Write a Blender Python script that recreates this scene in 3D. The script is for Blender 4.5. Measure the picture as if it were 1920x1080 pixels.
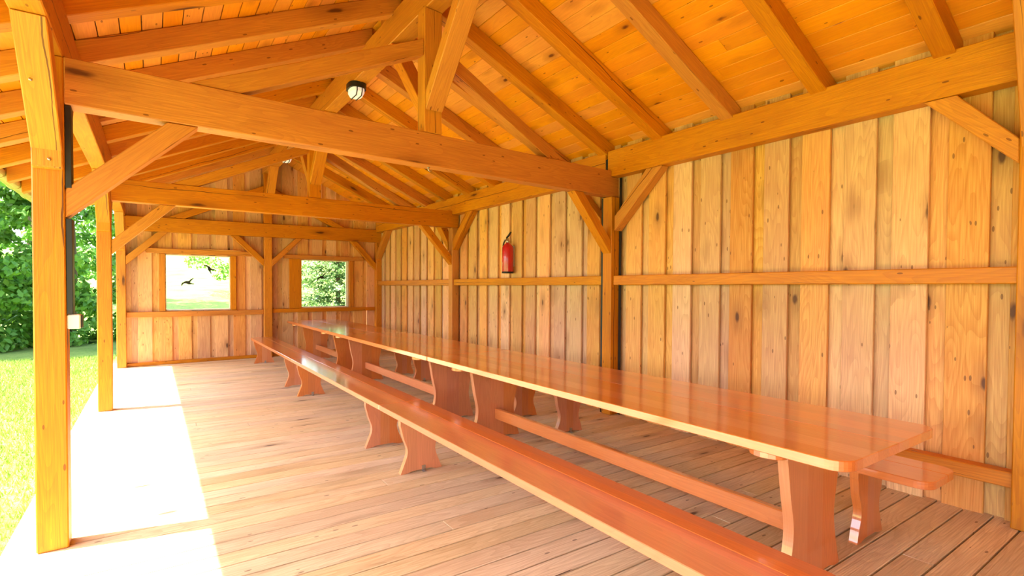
import bpy, bmesh, math, random
import numpy as np
from mathutils import Vector, Matrix, noise as mnoise

for o in list(bpy.data.objects): bpy.data.objects.remove(o)
scene = bpy.context.scene
COL = scene.collection
random.seed(7)
rng = np.random.default_rng(7)
V = Vector

# ---------------------------------------------------------------- camera
YAW, PITCH, ROLL, FPX, EYE = .6044, -.0203, .0053, 975.6, 1.42
fw = V((math.sin(YAW)*math.cos(PITCH), math.cos(YAW)*math.cos(PITCH), math.sin(PITCH)))
rt = V((math.cos(YAW), -math.sin(YAW), 0)); up = rt.cross(fw)
rt2 = rt*math.cos(ROLL)+up*math.sin(ROLL); up2 = -rt*math.sin(ROLL)+up*math.cos(ROLL)
cam = bpy.data.cameras.new('camera'); camo = bpy.data.objects.new('camera', cam); COL.objects.link(camo)
M = Matrix((rt2, up2, -fw)).transposed().to_4x4(); M.translation = V((0, 0, EYE)); camo.matrix_world = M
cam.sensor_width = 36; cam.lens = FPX/1920*36; cam.shift_y = 20.08/1920; cam.clip_start = .05; cam.clip_end = 400
scene.camera = camo

# ---------------------------------------------------------------- world, sun, exposure
w = bpy.data.worlds.new('sky'); scene.world = w; w.use_nodes = True
nt = w.node_tree; bg = nt.nodes['Background']
sky = nt.nodes.new('ShaderNodeTexSky'); sky.sky_type = 'NISHITA'; sky.sun_disc = False
sky.sun_elevation = math.radians(56); sky.sun_rotation = math.radians(282); sky.air_density = 1.0; sky.dust_density = 2.5
nt.links.new(sky.outputs[0], bg.inputs[0]); bg.inputs[1].default_value = .36
SUN_DIR = V((1, -.21, -1.55)).normalized()
sl = bpy.data.lights.new('sun', 'SUN'); sl.energy = 12.0; sl.angle = math.radians(.5); sl.color = (1, .95, .86)
so = bpy.data.objects.new('sun', sl); COL.objects.link(so); so.rotation_euler = SUN_DIR.to_track_quat('-Z', 'Y').to_euler(); so.location = (-10, 2, 15)
vs = scene.view_settings
vs.view_transform = 'Standard'; vs.look = 'None'; vs.gamma = 1; vs.use_curve_mapping = False
vs.exposure = 1.58

# ---------------------------------------------------------------- materials
def new_mat(name):
    m = bpy.data.materials.new(name); m.use_nodes = True
    return m, m.node_tree, m.node_tree.nodes, m.node_tree.links, m.node_tree.nodes['Principled BSDF']

def wood(name, col, dark, rough=.55, coat=0, knots=1.0, spread=.25, grain=.5, red=None, bump=.15, kscale=(1.7, 6.5), cracks=0.0):
    """timber: UV runs along the grain in metres; attribute 'tone' varies each board"""
    m, t, N, L, P = new_mat(name)
    uv = N.new('ShaderNodeUVMap')
    def mapped(sx, sy, off=0):
        mp = N.new('ShaderNodeMapping'); mp.inputs['Scale'].default_value = (sx, sy, 1); mp.inputs['Location'].default_value = (off, off*1.7, 0)
        L.new(uv.outputs[0], mp.inputs[0]); return mp.outputs[0]
    def nz(vec, scale, detail=3, dist=0):
        n = N.new('ShaderNodeTexNoise'); n.inputs['Scale'].default_value = scale; n.inputs['Detail'].default_value = detail
        n.inputs['Distortion'].default_value = dist; L.new(vec, n.inputs['Vector']); return n.outputs['Fac']
    def ramp(fac, a, b, ca=(0, 0, 0, 1), cb=(1, 1, 1, 1)):
        r = N.new('ShaderNodeValToRGB'); r.color_ramp.elements[0].position = a; r.color_ramp.elements[1].position = b
        r.color_ramp.elements[0].color = ca; r.color_ramp.elements[1].color = cb; L.new(fac, r.inputs[0]); return r.outputs[0]
    def math_(op, a, b=None, **k):
        n = N.new('ShaderNodeMath'); n.operation = op
        for i, q in enumerate((a, b)):
            if q is None: continue
            if isinstance(q, (int, float)): n.inputs[i].default_value = q
            else: L.new(q, n.inputs[i])
        return n.outputs[0]
    def mix(fac, a, b, blend='MIX'):
        n = N.new('ShaderNodeMix'); n.data_type = 'RGBA'; n.blend_type = blend
        for i, q in ((0, fac), (6, a), (7, b)):
            if isinstance(q, (int, float)): n.inputs[i].default_value = q
            elif isinstance(q, tuple): n.inputs[i].default_value = q if len(q) == 4 else (*q, 1)
            else: L.new(q, n.inputs[i])
        return n.outputs[2]
    att = N.new('ShaderNodeAttribute'); att.attribute_name = 'tone'
    tone = att.outputs['Fac']
    # long fibres
    fib = ramp(nz(mapped(1.2, 45), 3, 4, .3), .3, .7)
    # growth rings (cathedral figure): bands of a stretched noise
    fld = nz(mapped(.55, 4.5, 3), 1.6, 1, .2)
    ring = math_('FRACT', math_('MULTIPLY', fld, 16.0))
    ring = ramp(ring, .35, 1.0)
    c = mix(math_('MULTIPLY', fib, grain), (*col, 1), (*dark, 1))
    c = mix(math_('MULTIPLY', ring, grain*.55), c, (*dark, 1))
    # broad tone drift along a board
    c = mix(math_('MULTIPLY', ramp(nz(mapped(.5, 2.2, 9), 1.4, 2), .35, .75), .42), c, (*(red or dark), 1))
    # board to board
    hsv = N.new('ShaderNodeHueSaturation'); L.new(c, hsv.inputs['Color'])
    L.new(math_('ADD', math_('MULTIPLY', tone, spread), 1-spread*.5), hsv.inputs['Value'])
    tn2 = math_('FRACT', math_('MULTIPLY', tone, 7.31))
    L.new(math_('ADD', math_('MULTIPLY', tn2, .012*spread/.25), .5-.006*spread/.25), hsv.inputs['Hue'])
    tn3 = math_('FRACT', math_('MULTIPLY', tone, 13.7))
    L.new(math_('ADD', math_('MULTIPLY', tn3, .22*spread/.25), 1-.13*spread/.25), hsv.inputs['Saturation'])
    c = hsv.outputs[0]
    # knots
    if knots > 0:
        vo = N.new('ShaderNodeTexVoronoi'); vo.inputs['Scale'].default_value = 1; vo.inputs['Randomness'].default_value = 1
        wp = N.new('ShaderNodeVectorMath'); wp.operation = 'ADD'
        nzv = N.new('ShaderNodeTexNoise'); nzv.inputs['Scale'].default_value = 4; L.new(mapped(2, 5, 2), nzv.inputs['Vector'])
        sc = N.new('ShaderNodeVectorMath'); sc.operation = 'SCALE'; sc.inputs['Scale'].default_value = .12; L.new(nzv.outputs['Color'], sc.inputs[0])
        L.new(mapped(*kscale, 5), wp.inputs[0]); L.new(sc.outputs[0], wp.inputs[1]); L.new(wp.outputs[0], vo.inputs['Vector'])
        k = ramp(vo.outputs['Distance'], .07, .13, (1, 1, 1, 1), (0, 0, 0, 1))
        halo = ramp(vo.outputs['Distance'], .08, .42, (1, 1, 1, 1), (0, 0, 0, 1))
        sepc = N.new('ShaderNodeSeparateColor'); L.new(vo.outputs['Color'], sepc.inputs[0])
        sel = math_('LESS_THAN', sepc.outputs[0], .42*knots)
        c = mix(math_('MULTIPLY', math_('MULTIPLY', halo, sel), .5), c, tuple(x*.55 for x in dark))
        c = mix(math_('MULTIPLY', math_('MULTIPLY', k, sel), .9), c, (dark[0]*.22, dark[1]*.18, dark[2]*.3))
        # fine specks
        v2 = N.new('ShaderNodeTexVoronoi'); v2.inputs['Scale'].default_value = 1; L.new(mapped(9, 26, 1), v2.inputs['Vector'])
        s2 = N.new('ShaderNodeSeparateColor'); L.new(v2.outputs['Color'], s2.inputs[0])
        k2 = math_('MULTIPLY', math_('LESS_THAN', v2.outputs['Distance'], .17), math_('LESS_THAN', s2.outputs[0], .14*knots))
        c = mix(math_('MULTIPLY', k2, .7), c, (dark[0]*.3, dark[1]*.25, dark[2]*.3))
    if cracks > 0:
        sep = N.new('ShaderNodeSeparateXYZ'); L.new(uv.outputs[0], sep.inputs[0])
        wob = nz(mapped(1.1, .15, 7), 1.5, 4)
        vv_ = math_('ADD', math_('MULTIPLY', sep.outputs[1], 2.9), math_('MULTIPLY', wob, .22))
        cr = math_('ABSOLUTE', math_('SUBTRACT', math_('FRACT', vv_), .5))
        gt = ramp(nz(mapped(.55, 1.2, 21), 1.3, 1), .44, .58)
        cm = math_('LESS_THAN', cr, math_('MULTIPLY', gt, .012))
        c = mix(math_('MULTIPLY', cm, .85), c, (dark[0]*.2, dark[1]*.15, dark[2]*.2))
    L.new(c, P.inputs['Base Color'])
    P.inputs['Roughness'].default_value = rough
    P.inputs['Coat Weight'].default_value = coat; P.inputs['Coat Roughness'].default_value = .1; P.inputs['Coat IOR'].default_value = 1.7
    P.inputs['Specular IOR Level'].default_value = .4
    if bump:
        b = N.new('ShaderNodeBump'); b.inputs['Strength'].default_value = bump; b.inputs['Distance'].default_value = .003
        L.new(fib, b.inputs['Height']); L.new(b.outputs[0], P.inputs['Normal'])
    return m

def plain(name, col, rough=.5, metal=0, emis=0, coat=0):
    m, t, N, L, P = new_mat(name)
    n = N.new('ShaderNodeTexNoise'); n.inputs['Scale'].default_value = 30; n.inputs['Detail'].default_value = 3
    r = N.new('ShaderNodeMix'); r.data_type = 'RGBA'; L.new(n.outputs['Fac'], r.inputs[0])
    r.inputs[6].default_value = (*[x*.88 for x in col], 1); r.inputs[7].default_value = (*[min(1, x*1.08) for x in col], 1)
    L.new(r.outputs[2], P.inputs['Base Color'])
    P.inputs['Roughness'].default_value = rough; P.inputs['Metallic'].default_value = metal; P.inputs['Coat Weight'].default_value = coat
    if emis: P.inputs['Emission Color'].default_value = (*col, 1); P.inputs['Emission Strength'].default_value = emis
    return m

TIMBER = wood('stained_spruce_timber', (.72, .27, .005), (.38, .088, .002), rough=.5, knots=1.2, spread=.12, grain=.5, cracks=1.0, bump=.2, kscale=(1.2, 5))
CEIL = wood('stained_ceiling_boards', (.92, .345, .004), (.58, .14, .002), rough=.5, knots=1.0, spread=.13, grain=.3, kscale=(2.6, 6))
LARCH = wood('raw_larch_boards', (.86, .50, .19), (.46, .16, .045), rough=.6, knots=1.35, spread=.36, grain=.6, red=(.66, .25, .13), kscale=(2.2, 5))
DECK = wood('larch_deck_boards', (.88, .71, .42), (.38, .21, .08), rough=.55, knots=.7, spread=.2, grain=.5, bump=.4)
VARN = wood('varnished_pine_furniture', (.74, .24, .075), (.48, .115, .03), rough=.3, coat=1, knots=0, spread=.16, grain=.42, bump=.03)
BLACK = plain('black_plastic', (.012, .011, .012), .45)
BOXW = plain('white_plastic', (.8, .76, .68), .5)
RED = plain('red_enamel', (.52, .008, .015), .25, coat=.6)
CHROME = plain('dull_metal', (.55, .55, .54), .3, 1)
COPPER = plain('painted_gutter_metal', (.55, .45, .2), .4, .6)
LAMPG = plain('white_lamp_glass', (1, .97, .88), .3, emis=.12)
WFRAME = plain('white_window_frame', (.85, .83, .72), .5)
LABEL = plain('printed_label', (.75, .72, .66), .5)
BIRD = plain('black_sticker', (.01, .012, .01), .7)
ROOFT = plain('dark_roof_sheet', (.12, .05, .035), .8)

m, t, N, L, P = new_mat('window_glass'); GLASS = m
for n in list(N):
    if n.type != 'OUTPUT_MATERIAL': N.remove(n)
out = [n for n in N if n.type == 'OUTPUT_MATERIAL'][0]
tr = N.new('ShaderNodeBsdfTransparent'); gl = N.new('ShaderNodeBsdfGlossy'); gl.inputs['Roughness'].default_value = .02
fr = N.new('ShaderNodeFresnel'); fr.inputs[0].default_value = 1.3; ms = N.new('ShaderNodeMixShader')
L.new(fr.outputs[0], ms.inputs[0]); L.new(tr.outputs[0], ms.inputs[1]); L.new(gl.outputs[0], ms.inputs[2]); L.new(ms.outputs[0], out.inputs[0])

def leafmat(name, c1, c2, trans=.35):
    m, t, N, L, P = new_mat(name)
    at = N.new('ShaderNodeAttribute'); at.attribute_name = 'tone'
    n = N.new('ShaderNodeMix'); n.data_type = 'RGBA'; n.inputs[6].default_value = (*c1, 1); n.inputs[7].default_value = (*c2, 1)
    L.new(at.outputs['Fac'], n.inputs[0]); L.new(n.outputs[2], P.inputs['Base Color']); P.inputs['Roughness'].default_value = .5
    tl = N.new('ShaderNodeBsdfTranslucent'); L.new(n.outputs[2], tl.inputs[0])
    ms = N.new('ShaderNodeMixShader'); ms.inputs[0].default_value = trans
    o = [q for q in N if q.type == 'OUTPUT_MATERIAL'][0]
    L.new(P.outputs[0], ms.inputs[1]); L.new(tl.outputs[0], ms.inputs[2]); L.new(ms.outputs[0], o.inputs[0])
    return m
LEAF = leafmat('broad_leaves', (.06, .20, .015), (.26, .50, .06))
NEEDLE = leafmat('spruce_needles', (.04, .12, .025), (.20, .34, .09), .2)
GRASSB = leafmat('grass_blades', (.18, .30, .03), (.34, .45, .10), .3)
BARK = plain('bark', (.13, .08, .05), .9)
m, t, N, L, P = new_mat('lawn'); LAWN = m
tc = N.new('ShaderNodeTexCoord'); n1 = N.new('ShaderNodeTexNoise'); n1.inputs['Scale'].default_value = .7; n1.inputs['Detail'].default_value = 8
n2 = N.new('ShaderNodeTexNoise'); n2.inputs['Scale'].default_value = 18; n2.inputs['Detail'].default_value = 6
L.new(tc.outputs['Object'], n1.inputs['Vector']); L.new(tc.outputs['Object'], n2.inputs['Vector'])
mx = N.new('ShaderNodeMath'); mx.operation = 'MULTIPLY_ADD'; L.new(n2.outputs['Fac'], mx.inputs[0]); mx.inputs[1].default_value = .6; L.new(n1.outputs['Fac'], mx.inputs[2])
rp = N.new('ShaderNodeValToRGB'); rp.color_ramp.elements[0].position = .55; rp.color_ramp.elements[1].position = 1.0
rp.color_ramp.elements[0].color = (.09, .20, .008, 1); rp.color_ramp.elements[1].color = (.30, .38, .07, 1)
L.new(mx.outputs[0], rp.inputs[0]); L.new(rp.outputs[0], P.inputs['Base Color']); P.inputs['Roughness'].default_value = .9
bp_ = N.new('ShaderNodeBump'); bp_.inputs['Strength'].default_value = .8; bp_.inputs['Distance'].default_value = .05; L.new(n2.outputs['Fac'], bp_.inputs['Height']); L.new(bp_.outputs[0], P.inputs['Normal'])

# ---------------------------------------------------------------- mesh helpers
class MB:
    """collects solids with board UVs and a tone value, links them as one mesh"""
    def __init__(s):
        s.bm = bmesh.new(); s.uv = s.bm.loops.layers.uv.new('UVMap'); s.tn = s.bm.faces.layers.float.new('tone')
    def _uv(s, faces, axis, tone):
        a = V(axis).normalized(); ou, ov = random.uniform(0, 40), random.uniform(0, 40)
        for f in faces:
            f.normal_update(); n = f.normal
            b = n.cross(a); end = b.length < .35
            if end:
                b = n.orthogonal().normalized(); a2 = n.cross(b)
            else: b.normalize(); a2 = a
            f[s.tn] = tone
            k = 7.3*round(n.x*2)+3.1*round(n.y*2)+5.7*round(n.z*2)
            for l in f.loops:
                c = l.vert.co
                l[s.uv].uv = (c.dot(a2)*(6 if end else 1)+ou+k, c.dot(b)+ov+k)
    def solid(s, verts, faces, axis, bevel=0, tone=None, smooth=False):
        tone = random.random() if tone is None else tone
        b2 = bmesh.new()
        vv = [b2.verts.new(v) for v in verts]
        for f in faces:
            try: b2.faces.new([vv[i] for i in f])
            except ValueError: pass
        bmesh.ops.recalc_face_normals(b2, faces=b2.faces)
        if bevel:
            bmesh.ops.bevel(b2, geom=[e for e in b2.edges if e.calc_face_angle(0) > .6], offset=bevel, segments=1 if bevel < .01 else 2, affect='EDGES', clamp_overlap=True)
        mp = {}
        for v in b2.verts: mp[v.index if False else v] = s.bm.verts.new(v.co)
        nf = []
        for f in b2.faces:
            g = s.bm.faces.new([mp[v] for v in f.verts]); g.smooth = smooth; nf.append(g)
        b2.free(); s._uv(nf, axis, tone); return nf
    def box(s, lo, hi, axis=(0, 0, 1), bevel=.004, tone=None):
        x0, y0, z0 = lo; x1, y1, z1 = hi
        vs_ = [(x0, y0, z0), (x1, y0, z0), (x1, y1, z0), (x0, y1, z0), (x0, y0, z1), (x1, y0, z1), (x1, y1, z1), (x0, y1, z1)]
        return s.solid(vs_, [(0, 3, 2, 1), (4, 5, 6, 7), (0, 1, 5, 4), (1, 2, 6, 5), (2, 3, 7, 6), (3, 0, 4, 7)], axis, bevel, tone)
    def hexa(s, bot, top, axis, bevel=.004, tone=None):
        return s.solid(list(bot)+list(top), [(0, 3, 2, 1), (4, 5, 6, 7), (0, 1, 5, 4), (1, 2, 6, 5), (2, 3, 7, 6), (3, 0, 4, 7)], axis, bevel, tone)
    def prism(s, poly, ext, axis, bevel=.004, tone=None, smooth=False):
        n = len(poly); e = V(ext); pts = [V(p) for p in poly]; pts += [p+e for p in pts]
        fs = [tuple(range(n)), tuple(range(2*n-1, n-1, -1))]+[(i, (i+1) % n, n+(i+1) % n, n+i) for i in range(n)]
        return s.solid(pts, fs, axis, bevel, tone, smooth)
    def lathe(s, prof, c=(0, 0, 0), axis='Z', seg=24, smooth=True):
        c = V(c); rings = []
        for r_, h in prof:
            ring = []
            for i in range(seg):
                a = 2*math.pi*i/seg; p = V((r_*math.cos(a), r_*math.sin(a), h))
                if axis == 'X': p = V((p.z, p.x, p.y))
                if axis == 'Y': p = V((p.x, p.z, p.y))
                ring.append(s.bm.verts.new(c+p))
            rings.append(ring)
        fs = []
        for a, b in zip(rings, rings[1:]):
            for i in range(seg):
                f = s.bm.faces.new((a[i], a[(i+1) % seg], b[(i+1) % seg], b[i])); f.smooth = smooth; fs.append(f)
        for rg in (rings[0], rings[-1]): fs.append(s.bm.faces.new(rg))
        s._uv(fs, (0, 0, 1), .5); bmesh.ops.recalc_face_normals(s.bm, faces=s.bm.faces); return fs
    def tube(s, pts, r, seg=8):
        pts = [V(p) for p in pts]; rings = []
        for i, p in enumerate(pts):
            d = (pts[min(i+1, len(pts)-1)]-pts[max(i-1, 0)]).normalized(); a = d.orthogonal().normalized() if i == 0 else (a-d*a.dot(d)).normalized()
            b = d.cross(a); rings.append([s.bm.verts.new(p+(a*math.cos(t_)+b*math.sin(t_))*r) for t_ in [2*math.pi*k/seg for k in range(seg)]])
        fs = []
        for a_, b_ in zip(rings, rings[1:]):
            for i in range(seg):
                f = s.bm.faces.new((a_[i], a_[(i+1) % seg], b_[(i+1) % seg], b_[i])); f.smooth = True; fs.append(f)
        for rg in (rings[0], rings[-1]): fs.append(s.bm.faces.new(rg))
        s._uv(fs, (0, 0, 1), .5); bmesh.ops.recalc_face_normals(s.bm, faces=s.bm.faces)
    def build(s, name, mat, parent=None, origin=None, world=True):
        bm = s.bm
        if origin is None:
            xs = [v.co for v in bm.verts]
            lo = V((min(v.x for v in xs), min(v.y for v in xs), min(v.z for v in xs))); hi = V((max(v.x for v in xs), max(v.y for v in xs), max(v.z for v in xs)))
            origin = V(((lo.x+hi.x)/2, (lo.y+hi.y)/2, lo.z))
        origin = V(origin)
        bmesh.ops.translate(bm, verts=bm.verts, vec=-origin)
        me = bpy.data.meshes.new(name); bm.to_mesh(me); bm.free(); me.materials.append(mat)
        o = bpy.data.objects.new(name, me); COL.objects.link(o)
        if parent is not None:
            o.parent = parent; o.location = origin-(parent['_o'] if '_o' in parent else parent.location) if world else origin
            if world: o.location = origin-V(parent.location)
        else: o.location = origin
        return o

def tag(o, label, cat, group=None, kind=None):
    if label: o['label'] = label
    if cat: o['category'] = cat
    if group: o['group'] = group
    if kind: o['kind'] = kind
    return o
def empty(name, loc):
    o = bpy.data.objects.new(name, None); COL.objects.link(o); o.location = loc; o.empty_display_size = .1; return o
def struct(o): o['kind'] = 'structure'; return o
ORD = ['first', 'second', 'third', 'fourth', 'fifth', 'sixth', 'seventh', 'eighth', 'ninth', 'tenth', 'eleventh', 'twelfth', 'thirteenth', 'fourteenth', 'fifteenth', 'sixteenth']

# ---------------------------------------------------------------- frame geometry (metres)
XLo, XLi = -.516, -.383            # left posts, outer and inner faces
XRi, XW = 4.205, 4.335             # right posts' inner face, wall plane
PD = .135                          # post depth
FL = [3.656, 7.435, 11.21]         # near faces of left posts
FR = [4.15, 7.89, 11.54]           # near faces of right posts
ZPL = (2.64, 2.93); ZPR = (2.665, 2.955)
RX = 1.915                         # ridge line
SL = .452
def zr(x): return 3.965-SL*abs(x-RX)         # rafter undersides
def zb(x): return 4.135-SL*abs(x-RX)         # board undersides
def yf(i, x): return FL[i]+(FR[i]-FL[i])*(x-XLi)/(XRi-XLi)
def ztb(x): return 2.39+(2.45-2.39)*(x-XLi)/(XW-XLi)
def ztt(x): return 2.64+(2.73-2.64)*(x-XLi)/(XW-XLi)
YN, YB = -3.4, 11.36               # near end of the shed, back wall boards (left corner)
def yb(x): return 11.349+.332*(x-XLi)/(XRi-XLi)

# ---------------------------------------------------------------- floor
mb = MB(); y = YN; k = 0
DX0, DX1 = -.67, XW+.12
while y < 11.9:
    wd = .145; x0 = DX0
    cuts = sorted([random.uniform(.3, 4.2)]) if random.random() < .35 else []
    xs = [DX0]+cuts+[DX1]
    for a, b in zip(xs, xs[1:]):
        mb.box((a+.001, y, -.04), (b-.001, y+wd-.010, 0), (1, 0, 0), .003)
    y += wd
mb.box((DX0, YN, -.17), (DX0+.03, 11.9, -.045), (0, 1, 0))
mb.box((DX0+.05, YN, -.16), (DX1, 11.9, -.045), (0, 1, 0), 0, .1)
fl = struct(mb.build('floor', DECK)); tag(fl, 'planked larch deck with a blown out sunlit strip on the left', None, None)

# ---------------------------------------------------------------- ground
def hill(x, y):
    d = max(0, y-19.5); h = .085*d*(1-math.exp(-d/6))
    d2 = max(0, -x-9); h += .05*d2
    return -.17+h+.03*mnoise.noise(V((x*.3, y*.3, 0)))
bm = bmesh.new(); n = 90
g = [[bm.verts.new((x, y, hill(x, y))) for x in np.linspace(-50, 60, n)] for y in np.linspace(-20, 110, n)]
for i in range(n-1):
    for j in range(n-1):
        f = bm.faces.new((g[i][j], g[i][j+1], g[i+1][j+1], g[i+1][j])); f.smooth = True
me = bpy.data.meshes.new('lawn'); bm.to_mesh(me); bm.free(); me.materials.append(LAWN)
lawn = bpy.data.objects.new('lawn', me); COL.objects.link(lawn); struct(lawn); lawn['label'] = 'sunlit lawn rising gently beyond the open side of the shed'

# ---------------------------------------------------------------- ceiling
mb = MB()
nx = V((SL, 0, 1)).normalized()
for sgn in (-1, 1):
    d = 0.0; L_ = (1+SL*SL)**.5
    xe = 3.28 if sgn < 0 else 3.3
    while d < xe*L_:
        wdt = .135; a = d/L_; b = min((d+wdt-.006)/L_, xe)
        xa, xb = RX+sgn*a, RX+sgn*b
        za, zb_ = 4.135-SL*a, 4.135-SL*b
        segs = [YN, random.uniform(1.5, 9.5), 12.0] if random.random() < .5 else [YN, 12.0]
        for y0, y1 in zip(segs, segs[1:]):
            h = .024
            mb.hexa([(xa, y0+.001, za), (xb, y0+.001, zb_), (xb, y1, zb_), (xa, y1, za)], [(xa, y0+.001, za+h), (xb, y0+.001, zb_+h), (xb, y1, zb_+h), (xa, y1, za+h)], (0, 1, 0), .0025)
        d += wdt
struct(mb.build('ceiling', CEIL))
mb = MB()
for sgn in (-1, 1):
    xe = RX+sgn*3.36
    za, ze = 4.135+.03, 4.135+.03-SL*3.36
    mb.hexa([(RX, YN-.05, za), (xe, YN-.05, ze), (xe, 12.1, ze), (RX, 12.1, za)], [(RX, YN-.05, za+.05), (xe, YN-.05, ze+.05), (xe, 12.1, ze+.05), (RX, 12.1, za+.05)], (0, 1, 0), 0)
struct(mb.build('roof', ROOFT))

# ---------------------------------------------------------------- walls
mb = MB(); M_ = .3155
y = 11.62; k = 0
while y > YN:
    t1 = y; t0 = y-.213
    top = zb(XW)
    mb.box((XW, t0, -.02), (XW+.028, t1, top+.0), (0, 0, 1), .003)
    mb.box((XW+.036, t0-.14, -.02), (XW+.058, t0+.035, top), (0, 0, 1), .0)
    y -= M_
mb.box((XW+.06, YN, -.02), (XW+.075, 11.66, zb(XW+.06)), (0, 1, 0), 0, .1)  # hidden backing sheet added to block light leaking between the boards
struct(mb.build('wall_right', LARCH))
# back wall, boards cut around the two windows
W1 = (.19, 1.245, .975, 2.005); W2 = (2.575, 3.595, .985, 2.0)
mb = MB()
def wallpiece(x0, x1, yo, th, z0, tone, zt=None):
    def piece(a, b, za, zc0, zc1):
        mb.hexa([(a, yb(a)+yo, za), (b, yb(b)+yo, za), (b, yb(b)+yo+th, za), (a, yb(a)+yo+th, za)],
                [(a, yb(a)+yo, zc0), (b, yb(b)+yo, zc1), (b, yb(b)+yo+th, zc1), (a, yb(a)+yo+th, zc0)], (0, 0, 1), .002, tone)
    cuts = sorted(set([x0, x1]+[q for w_ in (W1, W2) for q in w_[:2] if x0 < q < x1]+([RX] if x0 < RX < x1 else [])))
    for a, b in zip(cuts, cuts[1:]):
        c = (a+b)/2; win = next((w_ for w_ in (W1, W2) if w_[0] <= c <= w_[1]), None)
        if win is None: piece(a, b, z0, zb(a), zb(b))
        else:
            piece(a, b, z0, win[2], win[2]); piece(a, b, win[3], zb(a), zb(b))
x = -.52; i = 0
while x < XW+.1:
    x1 = x+.303
    wallpiece(x+.0, x+.208, 0, .022, -.02, random.random())
    wallpiece(x+.19, x1+.02, .034, .022, -.02, random.random())
    x = x1
struct(mb.build('wall_back', LARCH))

def yq(x, off=0): return yb(x)+off
# unseen near end wall, added to cut light from behind the camera
mb = MB(); x = -.52
while x < XW:
    x1 = min(x+.213, XW)
    for a, b in ((x, RX), (RX, x1)) if x < RX < x1 else ((x, x1),):
        mb.hexa([(a, YN-.024, -.02), (b, YN-.024, -.02), (b, YN-.002, -.02), (a, YN-.002, -.02)], [(a, YN-.024, zb(a)), (b, YN-.024, zb(b)), (b, YN-.002, zb(b)), (a, YN-.002, zb(a))], (0, 0, 1), .002)
    x += .215
struct(mb.build('added_wall_front', LARCH))
# ---- windows
for wi, W in enumerate((W1, W2)):
    mb = MB(); fw_ = .022; rim = .02
    x0, x1, z0, z1 = W; yy = yb((x0+x1)/2)+.0
    dY = yb(x1)-yb(x0)
    def bar(xa, xb, za, zb2):
        mb.hexa([(xa, yb(xa)-.004, za), (xb, yb(xb)-.004, za), (xb, yb(xb)+.056, za), (xa, yb(xa)+.056, za)], [(xa, yb(xa)-.004, zb2), (xb, yb(xb)-.004, zb2), (xb, yb(xb)+.056, zb2), (xa, yb(xa)+.056, zb2)], (1, 0, 0), .002)
    bar(x0, x0+.014, z0, z1); bar(x1-(.05 if wi else .016), x1, z0, z1); bar(x0+.0145, x1-.0505 if wi else x1-.0165, z0, z0+.022); bar(x0+.0145, x1-.0505 if wi else x1-.0165, z1-.018, z1)
    wn = struct(mb.build('window_%d' % (wi+1), WFRAME))
    wn['label'] = ['square glazed window opening on the bright lawn, left of the back wall', 'square glazed window filled by a spruce, right of the back wall'][wi]
    mb = MB(); a, b = x0+.015, x1-(.051 if wi else .017)
    mb.hexa([(a, yb(a)+.024, z0+.023), (b, yb(b)+.024, z0+.023), (b, yb(b)+.028, z0+.023), (a, yb(a)+.028, z0+.023)], [(a, yb(a)+.024, z1-.019), (b, yb(b)+.024, z1-.019), (b, yb(b)+.028, z1-.019), (a, yb(a)+.028, z1-.019)], (1, 0, 0), 0)
    mb.build('pane', GLASS, wn)
# ---- bird stickers
bird = [(-.5, -.02), (-.36, .05), (-.22, .14), (-.1, .17), (.0, .15), (.1, .2), (.22, .34), (.38, .42), (.5, .44), (.36, .3), (.24, .16), (.16, .04), (.28, -.04), (.5, -.08), (.46, -.16), (.3, -.14), (.12, -.16), (-.02, -.15), (-.12, -.09), (-.26, -.06), (-.4, -.14), (-.52, -.34), (-.55, -.2)]
def sticker(cx, cz, sz, rot, lab, flip=1):
    mb = MB(); c, s_ = math.cos(rot), math.sin(rot); poly = []
    for u, v_ in bird:
        u *= flip; X = (u*c-v_*s_)*sz+cx; Z = (u*s_+v_*c)*sz+cz; poly.append((X, yb(X)+.0215, Z))
    mb.prism(poly, (0, .002, 0), (1, 0, 0), 0)
    tag(mb.build('bird_sticker', BIRD), lab, 'sticker')
sticker(.545, 1.49, .2, .0, 'black flying bird sticker low on the left window glass, wings raised')
sticker(.895, 1.755, .19, -1.0, 'black flying bird sticker high on the left window glass, diving right', 1)
sticker(3.02, 1.63, .2, .15, 'black bird sticker in the middle of the right window glass')

# ---- back wall trims (rails, studs, sill)
def hbar(name, xa, xb, z0, z1, th=.1, off=0, mat=TIMBER):
    mb = MB()
    mb.hexa([(xa, yb(xa)-th+off, z0), (xb, yb(xb)-th+off, z0), (xb, yb(xb)+off, z0), (xa, yb(xa)+off, z0)], [(xa, yb(xa)-th+off, z1), (xb, yb(xb)-th+off, z1), (xb, yb(xb)+off, z1), (xa, yb(xa)+off, z1)], (1, 0, 0), .005)
    return mb.build(name, mat)
MPX = (1.84, 1.985)
trims = [((XLi+.004, MPX[0]-.004), (.868, .962), .075, 'lower window rail running left of the middle wall post'),
         ((MPX[1]+.004, XRi-.004), (.895, .972), .075, 'lower window rail running right of the middle wall post'),
         ((-.1, MPX[0]-.18), (2.02, 2.105), .075, 'head rail above the left window'),
         ((MPX[1]+.24, 3.93), (2.01, 2.09), .075, 'head rail above the right window')]
TN = 1
for (xa, xb), (z0, z1), th, lab in trims:
    o = struct(hbar('trim_%d' % TN, xa, xb, z0, z1, th)); o['label'] = lab; TN += 1
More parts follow.
